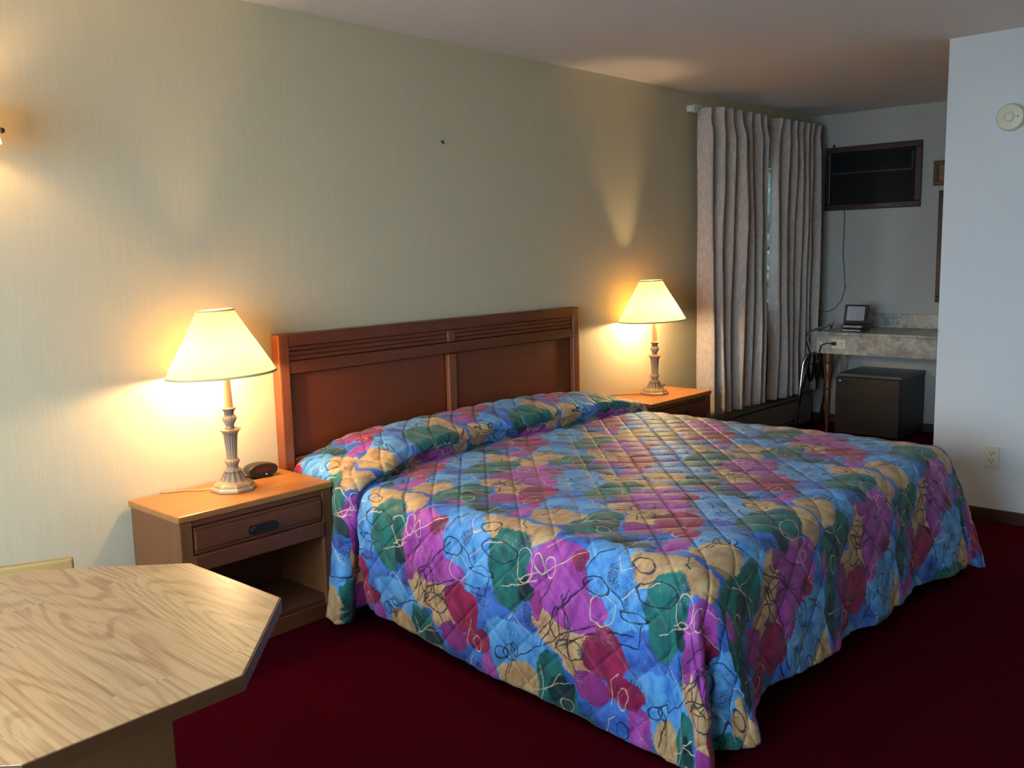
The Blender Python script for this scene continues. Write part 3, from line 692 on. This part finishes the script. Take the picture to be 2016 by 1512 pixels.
# ------------------------------------------------------------------ curtains
rod = thing('curtain_rod', 'off white traverse curtain rod near the ceiling above the alcove curtains', 'curtain rod', (6.25, -.06, 2.32))
part('rail', 'window_frame', rod, box, 5.37, 7.13, -.050, -.030, 2.300, 2.335, bev=.003)
for xx in (5.355, 7.10):
    bk = part('bracket', 'window_frame', rod, boxes, (xx, xx+.14 if xx < 6 else xx+.04, -.062, -.0515, 2.302, 2.350), (xx, xx+.012, -.051, -.002, 2.306, 2.346), bev=.002)
    if xx < 6: part('slot', 'slot', bk, box, xx+.045, xx+.10, -.064, -.0615, 2.324, 2.329)
def curtain(name, label, xa, xb, npl, seed, zb, flop, dep):
    rnd = random.Random(seed); nxs, nzs = npl*26, 60; bm_ = bmesh.new(); rows = []
    edges = [0.0]
    for k in range(npl): edges.append(edges[-1]+rnd.uniform(.75, 1.3))
    edges = [e/edges[-1] for e in edges]; amp = [rnd.uniform(.75, 1.2) for _ in range(npl)]; skew = [rnd.uniform(-.35, .35) for _ in range(npl)]
    ztop_ = 2.345
    for j in range(nzs+1):
        f = (j/nzs); z = ztop_+(zb-ztop_)*(f**1.25 if f < .5 else f**1.25)
        row = []
        for i in range(nxs+1):
            s = i/nxs; k = min(npl-1, next(m for m in range(npl) if s <= edges[m+1]+1e-9)); t = (s-edges[k])/(edges[k+1]-edges[k])
            t2 = min(1, max(0, t+skew[k]*.3*t*(1-t)*2))
            w = .5-.5*math.cos(2*PI*t2)                       # body fold 0..1
            sharp = math.exp(-((t2-.5)/.11)**2)                # pinch pleat in the header
            h = sstep((2.345-z)/.20)
            a = dep*amp[k]*(1-.12*math.sin(3.1*z+seed+k))
            y = -.098-(sharp*.05*(1-h)+(w**.8)*a*h)
            lean = (1-sstep((2.345-z)/.11))
            x = xa+(xb-xa)*s+.030*lean*(.6+.4*sharp)+.012*h*math.sin(2.2*z+k*1.7)*w+.010*nz(s*9, z*1.6, seed)*h
            y += .010*nz(s*14, z*2.2, seed+3)*h+.022*lean*(1-sharp)
            zz = z+.006*nz(s*8, 0, seed)*(f)
            if flop and s > .90:                              # the loose end bends back to the wall and sags
                g = (s-.90)/.10; top = sstep((z-2.05)/.25)
                y = y*(1-g)+(-.03)*g if top < .05 else y*(1-g*.6)-.02*g*top
                x += .05*g*top; zz -= .10*g*top*g
            if not flop and s < .12:
                g = 1-s/.12; y = y*(1-g*.55)+(-.05)*g*.55; zz -= .025*g*sstep((z-2.2)/.1)
            y = min(y, -.012 if z < 2.2 else -.066)
            row.append(bm_.verts.new((x, y, zz)))
        rows.append(row)
    for A, B in zip(rows, rows[1:]):
        for k in range(nxs): bm_.faces.new((A[k], A[k+1], B[k+1], B[k]))
    o_ = obj(name, bm_, 'curtain', None, True)
    for p in o_.data.polygons: p.use_smooth = True
    m_ = o_.modifiers.new('thickness', 'SOLIDIFY'); m_.thickness = .0025; m_.offset = 1
    return tag(o_, label, 'curtain', 'pleated alcove curtains')
curtain('curtain', 'pleated off white curtain panel nearest the bedside lamp', 5.375, 6.185, 7, 3, .305, False, .084)
curtain('curtain', 'pleated off white curtain panel nearest the air conditioner', 6.33, 7.10, 7, 8, .29, True, .062)

# ------------------------------------------------------------------ baseboard heater
ht = thing('baseboard_heater', 'long grey baseboard heater under the curtains', 'heater', (6.15, -.04, 0))
def heat_prof(bm_, pts, xa, xb, bev=0):
    A = [bm_.verts.new((xa, y, z)) for y, z in pts]; B = [bm_.verts.new((xb, y, z)) for y, z in pts]; n = len(pts)
    bm_.faces.new(A); bm_.faces.new(B[::-1])
    for k in range(n): bm_.faces.new((A[k], B[k], B[(k+1) % n], A[(k+1) % n]))
part('cover', 'heater', ht, heat_prof, [(-.014, .03), (-.014, .255), (-.035, .255), (-.062, .238), (-.068, .222), (-.058, .222), (-.03, .24), (-.024, .24), (-.024, .03)], 5.15, 6.955)
part('front_panel', 'heater', ht, heat_prof, [(-.072, .058), (-.080, .062), (-.080, .198), (-.066, .206), (-.066, .2), (-.072, .19)], 5.15, 6.955)
part('fin_core', 'black', ht, box, 5.16, 6.95, -.060, -.026, .07, .19)
part('end_cap', 'heater', ht, heat_prof, [(-.014, .012), (-.014, .258), (-.04, .258), (-.066, .246), (-.083, .215), (-.084, .03), (-.078, .012)], 6.956, 7.12)
part('end_cap', 'heater', ht, heat_prof, [(-.014, .0), (-.014, .258), (-.04, .258), (-.066, .246), (-.083, .215), (-.084, .0)], 5.10, 5.149)
part('foot', 'heater', ht, box, 7.04, 7.09, -.07, -.02, 0, .012); part('foot', 'heater', ht, box, 6.0, 6.04, -.06, -.02, 0, .06)

# ------------------------------------------------------------------ air conditioner in the end wall
ac = thing('air_conditioner', 'black wall air conditioner in a dark wood frame', 'air conditioner', (XW, -.49, 1.70))
Y0, Y1, Z0, Z1 = -.856, -.120, 1.696, 2.180
for nm, bx_ in (('frame_rail', (XW-.035, XW-.001, Y0, Y1, Z0, Z0+.045)), ('frame_rail', (XW-.035, XW-.001, Y0, Y1, Z1-.045, Z1)), ('frame_stile', (XW-.035, XW-.001, Y0, Y0+.045, Z0+.046, Z1-.046)), ('frame_stile', (XW-.035, XW-.001, Y1-.045, Y1, Z0+.046, Z1-.046))):
    part(nm, 'frame_wood', ac, box, *bx_, bev=.006)
part('body', 'ac_black', ac, box, XW-.018, XW-.001, Y0+.046, Y1-.046, Z0+.046, Z1-.046)
part('trim_bar', 'fridge_side', ac, box, XW-.026, XW-.0185, Y0+.075, Y1-.06, 1.972, 1.984, bev=.002)
for k in range(6): part('louver', 'ac_black', ac, box, XW-.027, XW-.0185, Y0+.10, Y1-.08, 2.005+k*.019, 2.014+k*.019, bev=.002)
part('control_panel', 'black', ac, box, XW-.025, XW-.0185, Y0+.058, Y0+.074, 1.98, 2.11, bev=.002)
for k in range(7): part('grille_bar', 'ac_black', ac, box, XW-.024, XW-.0185, Y0+.075, Y1-.06, 1.76+k*.029, 1.775+k*.029, bev=.002)
part('tab', 'black', ac, box, XW-.02, XW-.002, Y1-.065, Y1-.055, Z1, Z1+.025)
part('cord', 'cord_grey', ac, tube, [(XW-.012, -.277, 1.72), (XW-.012, -.277, 1.62), (XW-.008, -.273, 1.355), (XW-.008, -.29, 1.17), (XW-.008, -.298, 1.10), (XW-.008, -.27, .99), (XW-.008, -.223, .93), (XW-.008, -.17, .90), (XW-.008, -.11, .894), (XW-.008, -.05, .90), (XW-.008, -.02, .93)], .004, 8, smooth=4)

pic = thing('picture', 'small tan picture in a brown frame above the mirror', 'picture', (XW, -1.04, 1.841))
for bx_ in ((-1.17, -.939, 1.841, 1.875), (-1.17, -.939, 1.986, 2.02), (-.973, -.939, 1.876, 1.985), (-1.17, -1.136, 1.876, 1.985)): part('frame', 'leg_wood', pic, box, XW-.02, XW-.001, *bx_, bev=.004)
part('print', 'picture', pic, box, XW-.008, XW-.001, -1.135, -.974, 1.876, 1.985)
mir = thing('mirror', 'tall mirror in a dark frame above the vanity counter', 'mirror', (XW, -1.34, .99))
for bx_ in ((-1.69, -.985, .988, 1.03), (-1.69, -.985, 1.763, 1.805), (-1.03, -.985, 1.031, 1.762), (-1.69, -1.645, 1.031, 1.762)): part('frame', 'frame_wood', mir, box, XW-.022, XW-.001, *bx_, bev=.005)
part('glass', 'mirror', mir, box, XW-.008, XW-.001, -1.644, -1.031, 1.031, 1.762)

# ------------------------------------------------------------------ vanity counter
vc = thing('vanity_counter', 'grey marbled vanity counter on a turned wooden leg', 'counter', (6.96, -1.0, 0))
part('counter_top', 'marble', vc, box, 6.69, XW-.001, -1.705, -.300, .762, .786, bev=.004)
ap = part('apron', 'marble', vc, box, 6.70, 6.722, -1.705, -.308, .621, .761)
part('side_apron', 'marble', vc, box, 6.723, XW-.001, -.330, -.308, .621, .761)
part('backsplash', 'marble', vc, box, XW-.022, XW-.001, -1.705, -.45, .787, .895, bev=.003)
part('sink_rim', 'marble', vc, lambda bm_: bmesh.ops.scale(bm_, vec=(.8, 1, 1), space=Matrix.Translation((-6.95, 1.33, 0)), verts=lathe(bm_, [(.21, .787), (.205, .795), (.185, .796), (.15, .788)], 6.95, -1.33, 40)), smooth=True)
part('leg', 'leg_wood', vc, lathe, [(.010, 0), (.014, .012), (.011, .05), (.015, .10), (.013, .108), (.018, .115), (.021, .20), (.024, .32), (.020, .335), (.028, .35), (.022, .365), (.030, .44), (.034, .52), (.028, .54), (.036, .55), (.036, .62)], 6.77, -.372, 24, smooth=True)
op = part('outlet_plate', 'ivory', ap, box, 6.695, 6.70, -.535, -.425, .662, .732, bev=.002)
def plug(bm_): box(bm_, 6.672, 6.694, -.465, -.432, .686, .712, bev=.004); tube(bm_, [(6.683, -.434, .70), (6.68, -.40, .70), (6.683, -.355, .685), (6.685, -.34, .65), (6.685, -.336, .61), (6.70, -.35, .56)], .004, 8, smooth=4)
pg = thing('plug_cord', 'black plug and cord in the outlet on the marbled counter front', 'cord', (6.683, -.44, .69)); part('plug', 'black', pg, plug)
part('slots', 'slot', pg, boxes, (6.6935, 6.6948, -.512, -.509, .700, .709), (6.6935, 6.6948, -.498, -.495, .700, .709), (6.6935, 6.6948, -.506, -.501, .686, .691))

# ------------------------------------------------------------------ flip-top case on the counter
cs = thing('flip_top_case', 'open black case with a silvery packet on the counter', 'case', (6.84, -.53, .786))
part('lower_tray', 'black', cs, box, 6.765, 6.93, -.62, -.465, .786, .806, bev=.004)
part('tray_edge', 'silverpack', cs, box, 6.761, 6.7645, -.612, -.474, .791, .801)
part('upper_tray', 'black', cs, box, 6.785, 6.94, -.625, -.458, .811, .836, bev=.004); part('spacer', 'black', cs, box, 6.80, 6.92, -.6, -.48, .8065, .8105)
part('tray_edge', 'silverpack', cs, box, 6.781, 6.7845, -.612, -.472, .816, .829)
def tilt(bm_, *bx_, bev=.004):
    vs = box(bm_, *bx_, bev=bev); bmesh.ops.rotate(bm_, cent=(6.83, 0, .838), matrix=Matrix.Rotation(R(14), 3, 'Y'), verts=vs)
lid = part('lid', 'black', cs, tilt, 6.822, 6.84, -.635, -.455, .838, .985)
part('packet', 'silverpack', lid, tilt, 6.816, 6.8215, -.612, -.478, .862, .970, bev=.002)

# ------------------------------------------------------------------ mini fridge
fr = thing('mini_fridge', 'dark brown mini fridge under the vanity counter', 'fridge', (6.96, -.70, 0))
part('cabinet', 'fridge_side', fr, box, 6.755, 7.20, -.935, -.463, .02, .452, bev=.004)
part('top', 'fridge_top', fr, box, 6.725, 7.205, -.940, -.458, .453, .476, bev=.005)
part('gasket', 'black', fr, box, 6.742, 6.754, -.93, -.468, .03, .45)
dr_ = part('door', 'fridge', fr, box, 6.70, 6.741, -.935, -.463, .03, .452, bev=.004)
bd = part('badge', 'black', dr_, box, 6.697, 6.6995, -.565, -.478, .378, .436); part('badge_mark', 'dot', bd, lambda bm_: ball(bm_, (6.6965, -.497, .424), .007, 2, (.2, 1.2, .7)))
for fy in (-.9, -.5):
    for fx in (6.78, 7.16): part('foot', 'black', fr, lathe, [(.014, 0), (.014, .019)], fx, fy, 12)

# ------------------------------------------------------------------ folding luggage rack
lr = thing('luggage_rack', 'folding chrome luggage rack with black straps beside the counter', 'luggage rack', (6.9, -.2, 0))
part('rear_frame', 'chrome', lr, tube, [(6.66, -.13, .0), (6.665, -.145, .05), (6.70, -.178, .53), (6.72, -.19, .585), (6.78, -.19, .60), (7.06, -.19, .60), (7.11, -.19, .585), (7.12, -.178, .53), (7.15, -.14, .05), (7.15, -.13, 0)], .011, 12, smooth=5)
part('front_frame', 'chrome', lr, tube, [(6.70, -.105, .0), (6.695, -.115, .05), (6.65, -.235, .50), (6.62, -.272, .62), (6.585, -.255, .735), (6.585, -.26, .775), (6.62, -.285, .795), (6.80, -.315, .82), (6.95, -.30, .832), (7.0, -.265, .81), (7.02, -.245, .73), (7.05, -.245, .62), (7.10, -.235, .56), (7.14, -.13, .08), (7.145, -.11, 0)], .011, 12, smooth=5)
part('cross_bar', 'chrome', lr, tube, [(6.645, -.24, .53), (7.08, -.24, .56)], .008, 10)
for sx_ in (6.74, 6.86, 6.98):
    def strap(bm_):
        pts = [Vector((sx_, -.19-.062*k/14, .60-.02*k/14-.20*math.sin(PI*k/14)**.8)) for k in range(15)]
        for a_, b__ in zip(pts, pts[1:]):
            bm_.faces.new([bm_.verts.new(v) for v in (a_+Vector((-.024, 0, 0)), a_+Vector((.024, 0, 0)), b__+Vector((.024, 0, 0)), b__+Vector((-.024, 0, 0)))])
        bmesh.ops.remove_doubles(bm_, verts=bm_.verts[:], dist=1e-5)
        bmesh.ops.solidify(bm_, geom=bm_.faces[:], thickness=.003)
    part('strap', 'blackstrap', lr, strap)
for p in ((6.66, -.13), (6.70, -.105), (7.15, -.13), (7.145, -.11)): part('rubber_foot', 'black', lr, lathe, [(.013, 0), (.0145, .004), (.0145, .03), (.012, .034)], p[0], p[1], 12)

lr.location.y -= .025
# ------------------------------------------------------------------ partition wall fittings
sd = thing('smoke_detector', 'round ivory smoke detector high on the white wall', 'smoke detector', (XP, -2.012, 2.022))
def disc(bm_, prof, cy, cz, seg=48):
    vs = lathe(bm_, prof, 0, 0, seg); bmesh.ops.rotate(bm_, cent=(0, 0, 0), matrix=Matrix.Rotation(R(-90), 3, 'Y'), verts=vs); bmesh.ops.translate(bm_, vec=(XP, cy, cz), verts=vs)
part('base', 'ivory', sd, disc, [(.066, .001), (.067, .012), (.065, .014)], -2.012, 2.022)
part('cover', 'ivory', sd, disc, [(.064, .0142), (.064, .026), (.058, .034), (.030, .039), (.024, .039), (.022, .036), (.0215, .036)], -2.012, 2.022, smooth=True)
part('test_button', 'ivory', sd, disc, [(.0195, .0362), (.019, .042), (.015, .044)], -2.012, 2.022)
part('indicator', 'slot', sd, disc, [(.004, .0345), (.004, .0385)], -2.047, 2.022, 12); part('indicator', 'slot', sd, disc, [(.0025, .0355), (.0025, .0385)], -2.014, 2.054, 12)
ol = thing('wall_outlet', 'ivory duplex wall outlet low on the white wall', 'outlet', (XP, -2.0, .336))
part('plate', 'ivory', ol, box, XP-.006, XP-.001, -2.035, -1.965, .279, .393, bev=.0025)
for zc in (.316, .356):
    fc = part('receptacle', 'ivory', ol, box, XP-.0085, XP-.0061, -2.017, -1.983, zc-.014, zc+.014, bev=.001)
    for yy, hh in ((-2.0075, .0045), (-1.9925, .0045)): part('slot', 'slot', fc, box, XP-.0095, XP-.0086, yy-.0016, yy+.0016, zc+.001-hh+.003, zc+.001+hh+.003)
    part('slot', 'slot', fc, box, XP-.0095, XP-.0086, -2.0025, -1.9975, zc-.011, zc-.006)
